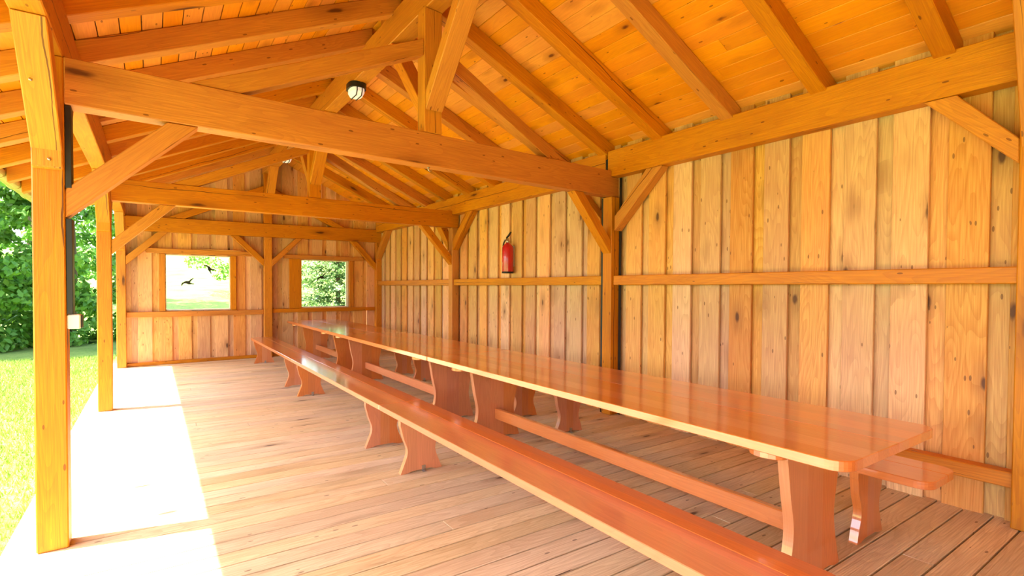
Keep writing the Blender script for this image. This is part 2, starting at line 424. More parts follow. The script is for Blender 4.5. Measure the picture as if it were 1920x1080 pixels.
for xa, xb, z0, z1, lab in ((.095, .19, .966, 2.016, 'upright stud left of the left window'), (1.245, 1.345, .966, 2.016, 'upright stud right of the left window'),
                       (2.33, 2.57, .976, 2.006, 'wide board upright left of the right window'), (3.6, 3.7, .976, 2.006, 'upright stud right of the right window')):
    o = struct(hbar('trim_%d' % TN, xa, xb, z0, z1, .05)); o['label'] = lab; TN += 1
    me = o.data; uvl = me.uv_layers[0].data
    for l in uvl: l.uv = (l.uv[1]+3, l.uv[0]*1.0)
o = struct(hbar('baseboard_back', XLi+.004, MPX[0]-.004, .002, .06, .07)); o['label'] = 'low sill rail along the foot of the back wall'
o2 = struct(hbar('baseboard_back', MPX[1]+.004, XRi-.004, .002, .06, .07)); o2['label'] = 'low sill rail behind the table end at the back wall'
mb = MB(); mb.box((.62, yb(.9)-.07, 2.107), (1.42, yb(.9)-.03, 2.125), (1, 0, 0)); tag(mb.build('loose_batten', LARCH), 'thin pale batten lying on the head rail above the left window', 'batten')
# ---- right wall rails
for i, (y0, y1) in enumerate(((YN, .69), (.70+PD+.004, FR[0]-.004), (FR[0]+PD+.045, FR[1]-.004), (FR[1]+PD+.004, FR[2]-.004))):
    if i == 0: continue
    mb = MB(); mb.box((XRi+.03, y0, 1.462), (XW-.001, y1, 1.565), (0, 1, 0), .006)
    o = struct(mb.build('trim_%d' % TN, TIMBER)); TN += 1
    o['label'] = 'mid height rail of the right wall, %s bay' % ['', 'nearest', 'middle', 'farthest'][i]
    mb = MB(); mb.box((XRi+.03, y0, .232), (XW-.001, y1, .325), (0, 1, 0), .006)
    o = struct(mb.build('trim_%d' % TN, TIMBER)); TN += 1
    o['label'] = 'low rail of the right wall, %s bay' % ['', 'nearest', 'middle', 'farthest'][i]

# ---------------------------------------------------------------- posts
def post(x0, x1, y0, z1, lab, z0=.001):
    mb = MB(); mb.box((x0, y0, z0), (x1, y0+PD, z1), (0, 0, 1), .006)
    return tag(mb.build('timber_post', TIMBER), lab, 'post', None)
lp = ['left post nearest the camera, standing on the deck edge with a white box beside it', 'left post standing at the middle of the deck edge', 'left corner post at the foot of the back wall']
rp_ = ['right wall post behind the bench end, beside a black vertical seam', 'right wall post between the two farther wall bays', 'right corner post where back wall and right wall meet']
for i in range(3):
    post(XLo, XLi, FL[i], ZPL[0]-.002, lp[i]); post(XRi, XW-.002, FR[i], ztb(XRi)-.002, rp_[i])
post(XRi, XW-.002, .705, ZPR[0]-.002, 'right wall post cut by the right edge of the photograph')
# middle wall post
mb = MB(); mb.hexa([(MPX[0], yf(2, MPX[0]), .001), (MPX[1], yf(2, MPX[1]), .001), (MPX[1], yb(MPX[1])-.002, .001), (MPX[0], yb(MPX[0])-.002, .001)], [(MPX[0], yf(2, MPX[0]), ztb(1.9)-.003), (MPX[1], yf(2, MPX[1]), ztb(1.9)-.003), (MPX[1], yb(MPX[1])-.002, ztb(1.9)-.003), (MPX[0], yb(MPX[0])-.002, ztb(1.9)-.003)], (0, 0, 1), .006)
tag(mb.build('timber_post', TIMBER), 'post in the middle of the back wall between the windows', 'post')

# ---------------------------------------------------------------- wall plates
mb = MB(); mb.box((XLo, YN, ZPL[0]), (XLi, 11.34, ZPL[1]), (0, 1, 0), .006)
tag(mb.build('wall_plate_beam', TIMBER), 'long plate beam lying on the left posts under the rafters', 'beam')
YS = FR[0]+.085
for y0, y1, lab in ((YN, YS-.018, 'plate beam on top of the right wall, near length'), (YS+.018, 11.6, 'plate beam on top of the right wall, far length')):
    mb = MB(); zo = ztt(XRi)+.002 if 0 else ZPR[0]
    mb.box((XRi, y0, ZPR[0]), (XW-.002, y1, ZPR[1]), (0, 1, 0), .006)
    tag(mb.build('wall_plate_beam', TIMBER), lab, 'beam')
mb = MB(); mb.box((XRi+.006, YS-.017, ZPR[0]), (XW-.01, YS+.017, ZPR[1]-.085), (0, 0, 1), 0); tag(mb.build('joint_filler', BLACK), 'black seam strip between the two lengths of the right plate beam', 'seam strip')
mb = MB(); mb.box((XRi+.02, FR[0]+PD+.002, .002), (XW-.002, FR[0]+PD+.04, ztb(XRi)-.002), (0, 0, 1), 0)
mb.box((XW-.012, FR[0]-.034, .002), (XW-.002, FR[0]-.003, ZPR[0]-.003), (0, 0, 1), 0)
tag(mb.build('seam_strip', BLACK), 'black vertical seam strip beside the right wall post behind the table', 'seam strip')
cd = empty('cable_duct', (XLi+.015, FL[0]+.055, 1.268)); tag(cd, 'black cable duct down the inner face of the nearest left post', 'cable duct')
for z0, z1 in ((1.268, 1.782), (1.946, ztb(XLi)-.004)):
    mb = MB(); mb.box((XLi+.001, FL[0]+.01, z0), (XLi+.028, FL[0]+.1, z1), (0, 0, 1), .002); mb.build('duct_section', BLACK, cd)
bx = empty('socket_box', (XLi+.028, FL[0]+.06, 1.186)); tag(bx, 'small white socket box under the black duct on the nearest left post', 'socket box')
mb = MB(); mb.box((XLi+.001, FL[0]+.012, 1.186), (XLi+.058, FL[0]+.10, 1.264), (0, 0, 1), .006); mb.build('housing', BOXW, bx)
mb = MB(); mb.box((XLi+.0585, FL[0]+.02, 1.19), (XLi+.064, FL[0]+.094, 1.26), (0, 0, 1), .002); mb.build('lid', BLACK, bx)

# ---------------------------------------------------------------- ridge
ZRB = (3.69, 3.955)
mb = MB(); mb.box((RX-.08, YN, ZRB[0]), (RX+.08, 11.56, ZRB[1]), (0, 1, 0), .006)
tag(mb.build('ridge_beam', TIMBER), 'heavy ridge beam under the peak of the roof, carrying two lamps', 'beam')

# ---------------------------------------------------------------- frames
FN = ['nearest', 'middle', 'farthest']
def skewprism(poly_xz, i, y_off, depth, name, lab, cat, axis, group=None, clampR=True):
    mb = MB(); pts = [(x, yf(i, x)+y_off, z) for x, z in poly_xz]
    mb.prism(pts, (0, depth, 0), axis, .005); return tag(mb.build(name, TIMBER), lab, cat, group)
BT = .115
for i in range(3):
    # tie beam: butts the left post, lies over the right post
    xs, xe = XLi+.001, XW-.003
    zt_r = ZPR[0]-.002
    skewprism([(xs, ztb(xs)), (xe, ztb(xe)), (xe, min(ztt(xe), zt_r)), (XRi-.001, min(ztt(xe), zt_r)), (XRi-.002, ztt(XRi)), (xs, ztt(xs)-.0)], i, 0, PD, 'tie_beam', ['long tie beam across the shed, nearest the camera', 'tie beam across the middle of the shed', 'tie beam across the back wall above the windows'][i], 'beam', (1, 0, .02))
    # king post
    kx = (1.82, 1.985) if i < 2 else MPX
    skewprism([(kx[0], ztt(kx[0])+.003), (kx[1], ztt(kx[1])+.003), (kx[1], ZRB[0]-.002), (kx[0], ZRB[0]-.002)], i, 0, PD, 'king_post', 'king post standing on the %s tie beam under the ridge' % FN[i], 'post', (0, 0, 1))
    # principal struts parallel to the roof
    for sgn, sd in ((-1, 'left'), (1, 'right')):
        xk = kx[0]-.001 if sgn < 0 else kx[1]+.001
        sl = .478; zk1 = 3.435; dpt = .13
        def tz(d, top): return zk1-(0 if top else dpt)-sl*d
        # where top / bottom lines meet the tie beam top
        def meet(top):
            d = 0
            for _ in range(40):
                xx = xk+sgn*d; f_ = tz(d, top)-(ztt(xx)+.003); d += f_/(sl+.001)
            return d
        dt, db = meet(True), meet(False)
        skewprism([(xk, zk1), (xk, zk1-dpt), (xk+sgn*db, ztt(xk+sgn*db)+.003), (xk+sgn*dt, ztt(xk+sgn*dt)+.003)], i, .012, PD-.024, 'roof_strut', 'sloping strut from the %s king post down to the %s end of its tie beam' % (FN[i], sd), 'strut', (sgn, 0, -sl))
    # transverse knee braces
    def knee(xp, sgn, zlow, run, nm, lab):
        zt0 = ztb(xp+sgn*run)-.003; sl = (zt0-zlow)/run; th = .155
        pts = [(xp, zlow), (xp+sgn*run, zt0), (xp+sgn*(run-th/sl), ztb(xp+sgn*(run-th/sl))-.003), (xp, zlow+th+.0)]
        skewprism(pts, i, .01, PD-.02, nm, lab, 'brace', (sgn, 0, sl), None)
    knee(XLi+.001 if i else XLi+.03, 1, 1.785, .62, 'knee_brace', 'knee brace from the %s left post up to its tie beam' % ['nearest', 'middle', 'corner'][i]) if i else None
    if i == 0: knee(XLi+.001, 1, 1.785, .62, 'knee_brace', 'knee brace from the nearest left post up to its tie beam')
    knee(XRi-.001, -1, 1.81, .60, 'knee_brace', 'knee brace from the %s right post up to its tie beam' % ['nearest full', 'middle', 'corner'][i])
# braces of the middle wall post
for sgn, xp, sd in ((-1, MPX[0]-.001, 'left'), (1, MPX[1]+.001, 'right')):
    zt0 = ztb(xp+sgn*.6)-.003; zlow = 1.83; sl = (zt0-zlow)/.6; th = .14
    skewprism([(xp, zlow), (xp+sgn*.6, zt0), (xp+sgn*(.6-th/sl), ztb(xp+sgn*(.6-th/sl))-.003), (xp, zlow+th)], 2, .0, .1, 'knee_brace', 'knee brace rising %s from the middle post of the back wall' % sd, 'brace', (sgn, 0, sl))

# longitudinal braces (in planes along the shed)
def lbrace(x0, x1, yface, sgn, zlow, run, ztop, lab, th=.165, notch=True, name='long_brace', bolts=False):
    sl = (ztop-zlow-.08)/run
    A = (0.0, zlow); B_ = (.022, zlow+.012); C = (.035, zlow+.1)
    pts = [A, B_, C, (run, ztop), (run-th/sl, ztop), (0, zlow+.1+th*.9)] if notch else [(0, zlow), (run, ztop), (run-th/sl, ztop), (0, zlow+th)]
    P3 = [(x0, yface+sgn*d, z) for d, z in pts]
    mb = MB(); mb.prism(P3, (x1-x0, 0, 0), (0, sgn, sl), .005)
    o = tag(mb.build(name, TIMBER), lab, 'brace')
    if bolts:
        for d, z, xx in ((.028, zlow+.05, (x0+x1)/2+.01), (.30, zlow+.1+.265*sl-.012, (x0+x1)/2-.02)):
            b = MB(); b.lathe([(.008, 0), (.008, .006), (.004, .008)], (0, 0, 0), seg=10)
            bo = b.build('bolt', CHROME, o, origin=(0, 0, 0), world=False); bo.location = V((xx, yface+sgn*(d+.004), z))-o.location; bo.rotation_euler = (math.radians(70), 0, 0)
    return o
for i in range(3):
    lbrace(XLo+.004, XLi-.004, FL[i]-.002, -1, 2.03, .5, ZPL[0]-.003, 'brace leaning from the %s left post toward the camera up to the plate' % ['nearest', 'middle', 'corner'][i], bolts=(i == 0))
    if i < 2: lbrace(XLo+.004, XLi-.004, FL[i]+PD+.002, 1, 2.03, .5, ZPL[0]-.003, 'brace leaning from the %s left post away from the camera up to the plate' % ['nearest', 'middle'][i])
    lbrace(XRi+.005, XW-.006, FR[i]-.002-(.036 if i == 0 else 0), -1, 2.06, .64, ZPR[0]-.003, 'brace on the right wall leaning from the %s post toward the camera' % ['nearest full', 'middle', 'corner'][i], notch=False, th=.16)
    if i < 2: lbrace(XRi+.005, XW-.006, FR[i]+PD+.045, 1, 2.06, .6, ZPR[0]-.003, 'brace on the right wall leaning from the %s post away from the camera' % ['nearest full', 'middle'][i], notch=False, th=.16)
    yk = yf(i, 1.9)
    lbrace(1.826, 1.979, yk-.012, -1, 2.86, .74, ZRB[0]-.003, 'brace from the %s king post toward the camera up to the ridge' % FN[i], notch=False, th=.15, name='ridge_brace')
    if i < 2: lbrace(1.835, 1.97, yk+PD+.014, 1, 2.86, .74, ZRB[0]-.003, 'brace from the %s king post away from the camera up to the ridge' % FN[i], notch=False, th=.15, name='ridge_brace')
lbrace(XRi+.005, XW-.006, .705+PD+.002, 1, 2.17, .47, ZPR[0]-.003, 'brace on the right wall leaning away from the post at the photo edge', notch=False, th=.15)
# transverse brace of the post at the right edge
mb = MB(); mb.prism([(XRi-.001, .712, 2.26), (XRi-.001, .712, 2.64), (4.02, .712, zb(4.02)-.003), (3.866, .712, zb(3.866)-.003)], (0, PD-.014, 0), (-1, 0, 2.9), .005)
tag(mb.build('roof_strut', TIMBER), 'steep strut above the post at the right edge of the photograph', 'brace')

# ---------------------------------------------------------------- rafters
YR = [1.205+.773*k for k in range(-5, 14)]
YL = [1.595+.765*k for k in range(-6, 13)]
def rafter(side, yc, lab):
    mb = MB(); y0 = yc-.06; sgn = -1 if side == 'left' else 1
    far = 3.19
    # underside sits on plate and ridge; seat cuts left out, beams meet at the surfaces
    x0 = RX+sgn*.002; xe = RX+sgn*far
    gx = RX+sgn*.082; pi_ = XLi if sgn < 0 else XRi; po = XLo if sgn < 0 else XW-.002
    pts = [(x0, zr(x0)), (xe, zr(xe)), (xe, zb(xe)-.002), (x0, zb(x0)-.002)]
    mb.prism([(x, y0, z) for x, z in pts], (0, .12, 0), (sgn, 0, -SL), .005)
    return tag(mb.build('rafter', TIMBER), lab, 'rafter', '%s slope rafters' % side)
vis_r = [y for y in YR if .9 < y < 11.3]; vis_l = [y for y in YR if 1.1 < y < 11.3]
for side, lst in (('right', YR), ('left', YL)):
    k = 0
    for yc in lst:
        if yc > 11.2 or yc < .9: continue
        lab = '%s rafter from the near end on the %s roof slope' % (ORD[k], side)
        rafter(side, yc, lab); k += 1

# ---------------------------------------------------------------- lamps on the ridge
def lamp(yc, lab):
    e = empty('bulkhead_lamp', (RX-.02, yc, ZRB[0]-.13)); tag(e, lab, 'lamp')
    def ell(mb, a, b, z0, z1, k=1.0, seg=28, top=1.0):
        rings = []
        for s_, z in ((1, z1), (1, z0+(z1-z0)*.5), (top, z0)):
            rings.append([(e.location.x+math.copysign(abs(math.cos(t_))**.7, math.cos(t_))*a*s_, yc+math.copysign(abs(math.sin(t_))**.7, math.sin(t_))*b*s_, z) for t_ in [2*math.pi*q/seg for q in range(seg)]])
        vs_ = [p for rg in rings for p in rg]; fs = [tuple(range(seg)), tuple(range(3*seg-1, 2*seg-1, -1))]
        for r_ in range(2):
            for q in range(seg): fs.append((r_*seg+q, r_*seg+(q+1) % seg, (r_+1)*seg+(q+1) % seg, (r_+1)*seg+q))
        mb.solid(vs_, fs, (0, 1, 0), 0, .5)
    z = ZRB[0]
    mb = MB(); ell(mb, .098, .125, z-.06, z-.001); mb.build('base', BLACK, e)
    mb = MB(); ell(mb, .078, .112, z-.135, z-.0605, top=.75); mb.build('diffuser', LAMPG, e)
    for dx in (-.028, .028):
        mb = MB(); mb.tube([(e.location.x+dx, yc-.118, z-.055), (e.location.x+dx, yc-.12, z-.095), (e.location.x+dx, yc-.088, z-.142), (e.location.x+dx, yc+.088, z-.142), (e.location.x+dx, yc+.12, z-.095), (e.location.x+dx, yc+.118, z-.055)], .006); mb.build('guard_bar', BLACK, e)
lamp(5.84, 'oval white lamp with black base under the ridge, above the nearest tie beam')
lamp(9.55, 'oval white lamp under the ridge farther back, half hidden by the nearest tie beam')
mb = MB(); yh = yf(0, 1.89)+.07; zh = ztb(1.89)
mb.tube([(1.89, yh, zh-.001), (1.89, yh, zh-.02), (1.905, yh, zh-.035), (1.92, yh, zh-.02)], .004); mb.lathe([(.012, -.004), (.012, 0)], (1.89, yh, zh-.002), seg=12)
tag(mb.build('screw_hook', CHROME), 'small metal hook screwed under the middle of the nearest tie beam', 'hook')

# ---------------------------------------------------------------- gutter
gx, gz = -1.35, zb(-1.35)+.0
g_ = empty('gutter', (gx, 5, gz-.12)); tag(g_, 'half round metal gutter along the left eave', 'gutter')
mb = MB(); ro, ri = .07, .066; poly = [(gx+ro*math.cos(a), -ro*math.sin(a)) for a in np.linspace(0, math.pi, 13)]+[(gx-ri*math.cos(a), -ri*math.sin(a)) for a in np.linspace(0, math.pi, 13)]
poly = [(x, YN, gz-.02+dz) for x, dz in [(gx+ro*math.cos(a), -ro*math.sin(a)) for a in np.linspace(0, math.pi, 13)]+[(gx+ri*math.cos(a), -ri*math.sin(a)) for a in np.linspace(math.pi, 0, 13)]]
mb.prism(poly, (0, 12.1-YN, 0), (0, 1, 0), 0); mb.build('trough', COPPER, g_)
for k in range(14):
    yy = .5+.8*k
    mb = MB(); mb.tube([(gx+.075*math.cos(a), yy, gz-.02-.075*math.sin(a)) for a in np.linspace(0, math.pi, 9)], .005, 6); mb.build('bracket', COPPER, g_)
mb = MB(); mb.box((RX-3.30, YN, zb(RX-3.30)-.012), (RX-3.283, 12.0, zb(RX-3.3)+.03), (0, 1, 0), 0); o = tag(mb.build('eave_flashing', plain('red_brown_flashing', (.3, .06, .03), .5)), 'red brown flashing strip on the edge of the left eave above the gutter', 'flashing')

# ---------------------------------------------------------------- furniture
def rounded(x0, x1, y0, y1, r):
    """r = radii for corners (x0y0, x1y0, x1y1, x0y1)"""
    pts = []
    for (cx, cy, a0), rr in zip(((x0, y0, 180), (x1, y0, 270), (x1, y1, 0), (x0, y1, 90)), r):
        rr = max(rr, .004); sx = 1 if cx == x0 else -1; sy = 1 if cy == y0 else -1
        ox, oy = cx+sx*rr, cy+sy*rr; n_ = 8 if rr > .02 else 2
        for q in range(n_+1):
            a = math.radians(a0+90*q/n_); pts.append((ox+rr*math.cos(a), oy+rr*math.sin(a)))
    return pts
def slab(name, x0, x1, y0, y1, z0, z1, r, seams, parent, mat=VARN, gap=()):
    """top made of glued staves; gap = x of an open joint"""
    mb = MB(); xs = [x0]+list(gap)+[x1]
    for k, (a, b) in enumerate(zip(xs, xs[1:])):
        a2 = a+(.0008 if k else 0); b2 = b-(.0008 if b != x1 else 0)
        rr = [r[0] if k == 0 else 0, r[1] if b == x1 else 0, r[2] if b == x1 else 0, r[3] if k == 0 else 0]
        nf = mb.prism([(x, y, z0) for x, y in rounded(a2, b2, y0, y1, rr)], (0, 0, z1-z0), (0, 1, 0), .004)
    for s_ in seams:
        geo = list(mb.bm.verts)+list(mb.bm.edges)+list(mb.bm.faces)
        bmesh.ops.bisect_plane(mb.bm, geom=geo, plane_co=(s_, 0, 0), plane_no=(1, 0, 0))
    bounds = sorted([x0, *seams, *gap, x1]); tn = [random.random() for _ in bounds]
    for f in mb.bm.faces:
        c = f.calc_center_median().x; q = sum(c > b_ for b_ in bounds)-1; f[mb.tn] = tn[max(0, q)]
        for l in f.loops: l[mb.uv].uv += V((tn[max(0, q)]*9, tn[max(0, q)]*5))
    return mb.build(name, mat, parent)
def smooth_profile(pts, n=6):
    out = []
    P_ = [pts[0]]+pts+[pts[-1]]
    for i in range(1, len(P_)-2):
        p0, p1, p2, p3 = map(lambda q: np.array(q, float), P_[i-1:i+3])
        for k in range(n):
            t_ = k/n; out.append(tuple(.5*((2*p1)+(-p0+p2)*t_+(2*p0-5*p1+4*p2-p3)*t_**2+(-p0+3*p1-3*p2+p3)*t_**3)))
    out.append(tuple(pts[-1])); return out
def leg(parent, xc, hw, waist, yc, ztop, th, arch=.014, shoulder=.05, name='leg', gusset=0):
    """trestle board with S-shaped sides"""
    H_ = ztop
    side = [(hw, ztop), (hw, ztop-shoulder), (hw-.006, ztop-shoulder-.02), (waist+.02, H_*.62), (waist, H_*.45), (waist+.006, H_*.33), (hw-.03, H_*.1), (hw, .012), (hw, .001)]
    side = [(ztop, hw)]; 
    pr = smooth_profile([(hw, ztop), (hw, ztop-shoulder), (hw-.004, ztop-shoulder*1.35), (waist+.03, H_*.66), (waist+.003, H_*.48), (waist+.004, H_*.34), (waist+.03, H_*.17), (hw-.006, H_*.04), (hw, .001)], 5)
    right = [(xc+w_, z) for w_, z in pr]
    bot = [(xc+hw-.05, .001), (xc+hw-.1, arch), (xc-hw+.1, arch), (xc-hw+.05, .001)]
    left = [(xc-w_, z) for w_, z in reversed(pr)]
    mb = MB(); mb.prism([(x, yc-th/2, z) for x, z in right+bot+left], (0, th, 0), (0, 0, 1), .004)
    n0 = None
    for s_ in (xc-waist*.35, xc+waist*.4):
        bmesh.ops.bisect_plane(mb.bm, geom=list(mb.bm.verts)+list(mb.bm.edges)+list(mb.bm.faces), plane_co=(s_, 0, 0), plane_no=(1, 0, 0))
    tn = [random.random() for _ in range(3)]
    for f in mb.bm.faces:
        c = f.calc_center_median().x; q = (c > xc-waist*.35)+(c > xc+waist*.4); f[mb.tn] = tn[q]
        for l in f.loops: l[mb.uv].uv += V((tn[q]*9, tn[q]*5))
    o = mb.build(name, VARN, parent)
    if gusset:
        g = MB(); y0 = yc+gusset*(th/2+.0005); gs = .085
        g.prism([(xc-.02, y0, ztop-.001), (xc-.02, y0+gusset*gs, ztop-.001), (xc-.02, y0, ztop-gs*1.25)], (.04, 0, 0), (0, 0, 1), .003); g.build('corner_block', VARN, o)
    return o
def cleat(parent, x0, x1, yc, hw, z0, z1):
    mb = MB(); pts = []
    for q in range(9): a = math.pi/2+math.pi*q/8; pts.append((x0+hw*.8+hw*.8*math.cos(a), yc+hw*math.sin(a)))
    for q in range(9): a = -math.pi/2+math.pi*q/8; pts.append((x1-hw*.8+hw*.8*math.cos(a), yc+hw*math.sin(a)))
    mb.prism([(x, y, z0) for x, y in pts], (0, 0, z1-z0), (1, 0, 0), .003); return mb.build('cross_cleat', VARN, parent)

TX0, TX1 = 2.195, 3.165
def table(y0, y1, r, lab):
    e = empty('trestle_table', ((TX0+TX1)/2, (y0+y1)/2, 0)); tag(e, lab, 'table', 'long tables standing end to end')
    slab('tabletop', TX0, TX1, y0, y1, .705, .75, r, [2.33, 2.47, 2.58, 2.80, 2.95, 3.06], e, gap=(2.69,))
    xc = 2.67; ly = (y0+.37, y1-.42)
    if y0 < 2: ly = (1.262, 4.14)
    for k, yl in enumerate(ly):
        leg(e, xc, .262, .20, yl, .672, .05, gusset=(1 if k == 0 else -1))
        cleat(e, TX0+.02, TX1-.02, yl, .085, .673, .7045)
    mb = MB(); mb.box((xc-.022, ly[0]+.026, .185), (xc+.022, ly[1]-.026, .285), (0, 1, 0), .006); mb.build('stretcher', VARN, e)
    return e
table(.90, 4.64, (.085, .085, .02, .02), 'long varnished trestle table nearest the camera, with a rounded near end')
table(4.645, 8.2, (.01, .01, .01, .01), 'middle varnished trestle table between the nearest and farthest tables')
table(8.205, 11.12, (.01, .01, .08, .08), 'farthest varnished trestle table, under the window, reflecting green foliage')
def bench(x0, x1, y0, y1, r, lab, group, legs, seam, hw, wa, gap=None):
    e = empty('trestle_bench', ((x0+x1)/2, (y0+y1)/2, 0)); tag(e, lab, 'bench', group)
    wd = x1-x0
    slab('seat', x0, x1, y0, y1, .407, .45, r, [x0+wd*.45, x0+wd*.8] , e, gap=(x0+wd*.62,))
    xc = (x0+x1)/2-.015
    for k, yl in enumerate(legs):
        l_ = leg(e, xc, hw, wa, yl, .406, .045, shoulder=.035, gusset=(1 if k == 0 else -1))
        if k == 1:
            b = MB(); yy = yl-.0235; b.box((xc+.0, yy-.028, .0012), (xc+.03, yy-.001, .004), (0, 0, 1), 0); b.box((xc, yy-.004, .004), (xc+.03, yy-.001, .045), (0, 0, 1), 0)
            b.lathe([(.006, 0), (.006, .005)], (xc+.015, yy-.016, .004), seg=8)
            b.build('floor_bracket', CHROME, l_) if False else b.build('floor_bracket', CHROME, e)
    return e
BX0, BX1 = 1.53, 1.91
G1, G2 = 'benches on the open side of the tables', 'benches on the wall side of the tables'
bench(BX0, BX1, .76, 4.14, (.08, .08, .01, .01), 'long varnished bench nearest the camera, running out of the photo bottom', G1, (1.12, 3.71), 0, .173, .115)
bench(BX0, BX1, 4.145, 7.5, (.01, .01, .01, .01), 'middle varnished bench on the open side of the tables', G1, (4.49, 7.11), 0, .173, .115)
bench(BX0, BX1, 7.505, 11.0, (.01, .01, .07, .07), 'farthest varnished bench on the open side, ending near the back wall', G1, (7.90, 10.6), 0, .173, .115)
CX0, CX1 = 3.2, 3.585
bench(CX0, CX1, .93, 4.3, (.075, .075, .01, .01), 'varnished wall side bench nearest the camera, its rounded end showing behind the table', G2, (1.285, 3.9), 0, .165, .115)
bench(CX0, CX1, 4.305, 7.66, (.01, .01, .01, .01), 'middle varnished bench on the wall side, mostly hidden by the table', G2, (4.65, 7.27), 0, .165, .115)
bench(CX0, CX1, 7.665, 11.0, (.01, .01, .07, .07), 'farthest varnished bench on the wall side, glimpsed under the table', G2, (8.0, 10.6), 0, .165, .115)

# ---------------------------------------------------------------- fire extinguisher
ex, ey, ez = XW-.105, 6.24, 1.635
e = empty('fire_extinguisher', (ex, ey, ez)); tag(e, 'red fire extinguisher hanging on the right wall above the rail', 'fire extinguisher')
mb = MB(); R_ = .082; mb.lathe([(.03, .0), (R_-.004, .004), (R_, .02), (R_, .36), (R_-.006, .385), (.055, .412), (.03, .428), (.026, .44)], (ex, ey, ez), seg=32); body = mb.build('cylinder', RED, e)
mb = MB(); mb.lathe([(R_-.001, -.012), (R_+.003, -.012), (R_+.003, .012), (R_-.001, .012)], (ex, ey, ez+.012), seg=32); mb.build('foot_ring', BLACK, e)
mb = MB(); mb.lathe([(.024, .44), (.024, .47), (.016, .475), (.016, .505)], (ex, ey, ez), seg=16); mb.tube([(ex, ey, ez+.485), (ex-.045, ey+.01, ez+.485)], .009); mb.lathe([(.018, 0), (.018, .012)], (ex-.04, ey, ez+.478), seg=14); valve = mb.build('valve', CHROME, e)
mb = MB(); mb.prism([(ex-.012, ey+.03, ez+.5), (ex-.012, ey-.045, ez+.545), (ex-.012, ey-.085, ez+.585), (ex-.012, ey-.075, ez+.597), (ex-.012, ey-.03, ez+.562), (ex-.012, ey+.035, ez+.52)], (.024, 0, 0), (0, 1, 0), .003); mb.build('squeeze_lever', BLACK, e)
mb = MB(); mb.tube([(ex-.01, ey+.02, ez+.49), (ex-.015, ey+.05, ez+.475), (ex-.02, ey+.075, ez+.44), (ex-.02, ey+.088, ez+.40)], .011); mb.build('hose', BLACK, e)
def curved_label(z0, z1, a0, a1):
    bm2 = MB(); v_ = []
    for z in (z0, z1):
        for q in range(7):
            a = a0+(a1-a0)*q/6; v_.append((ex+math.cos(a)*(R_+.0008), ey+math.sin(a)*(R_+.0008), z))
    for z in (z0, z1):
        for q in range(7):
            a = a0+(a1-a0)*q/6; v_.append((ex+math.cos(a)*(R_+.0002), ey+math.sin(a)*(R_+.0002), z))
    fs = [(q, q+1, 8+q, 7+q) for q in range(6)]+[(14+q+1, 14+q, 21+q, 21+q+1) for q in range(6)]
    fs += [(0, 7, 21, 14), (6, 20, 27, 13)]+[(q, 14+q, 15+q, q+1) for q in range(6)]+[(7+q, 8+q, 22+q, 21+q) for q in range(6)]
    bm2.solid(v_, fs, (0, 0, 1), 0, .5); return bm2
def A(d): return math.radians(d)
for z0, z1, a0, a1 in ((.105, .135, 172, 196), (.195, .203, 160, 196), (.212, .22, 160, 192), (.228, .236, 162, 196), (.16, .22, 216, 222), (.28, .285, 165, 220), (.06, .09, 200, 206), (.32, .335, 170, 190)):
    curved_label(ez+z0, ez+z1, A(a0+32), A(a1+36)).build('label_print', LABEL, body)
mb = MB(); mb.box((XW-.024, ey-.035, ez+.1), (XW-.001, ey+.035, ez+.4), (0, 0, 1), .002); mb.box((XW-.024, ey-.03, ez+.38), (ex+.02, ey+.03, ez+.388), (1, 0, 0), 0); mb.build('wall_bracket', CHROME, e)

# ---------------------------------------------------------------- plants
def mesh_np(name, verts, faces, mat, tone=None):
    me = bpy.data.meshes.new(name); nv = len(verts); nf = len(faces); k = faces.shape[1]
    me.vertices.add(nv); me.vertices.foreach_set('co', verts.astype(np.float32).ravel())
    me.loops.add(nf*k); me.loops.foreach_set('vertex_index', faces.astype(np.int32).ravel())
    me.polygons.add(nf); me.polygons.foreach_set('loop_start', np.arange(0, nf*k, k, dtype=np.int32)); me.polygons.foreach_set('loop_total', np.full(nf, k, dtype=np.int32))
    me.update(calc_edges=True)
    if tone is not None:
        a = me.attributes.new('tone', 'FLOAT', 'FACE'); a.data.foreach_set('value', tone.astype(np.float32))
    me.materials.append(mat); return me
def leaves(centers, nrm, size, droop=.3, asp=.6):
    n_ = len(centers)
    d = nrm+rng.normal(0, .55, (n_, 3)); d /= np.linalg.norm(d, axis=1)[:, None]
    t_ = rng.normal(0, 1, (n_, 3)); t_[:, 2] -= droop*2; t_ -= d*(t_*d).sum(1)[:, None]; t_ /= np.linalg.norm(t_, axis=1)[:, None]
    b = np.cross(d, t_); s_ = (size*rng.uniform(.6, 1.3, n_))[:, None]
    v = np.stack([centers-t_*s_, centers+b*s_*asp-t_*s_*.1+d*s_*.12, centers+t_*s_, centers-b*s_*asp-t_*s_*.1+d*s_*.12], 1).reshape(-1, 3)
    return v, np.arange(n_*4).reshape(-1, 4)
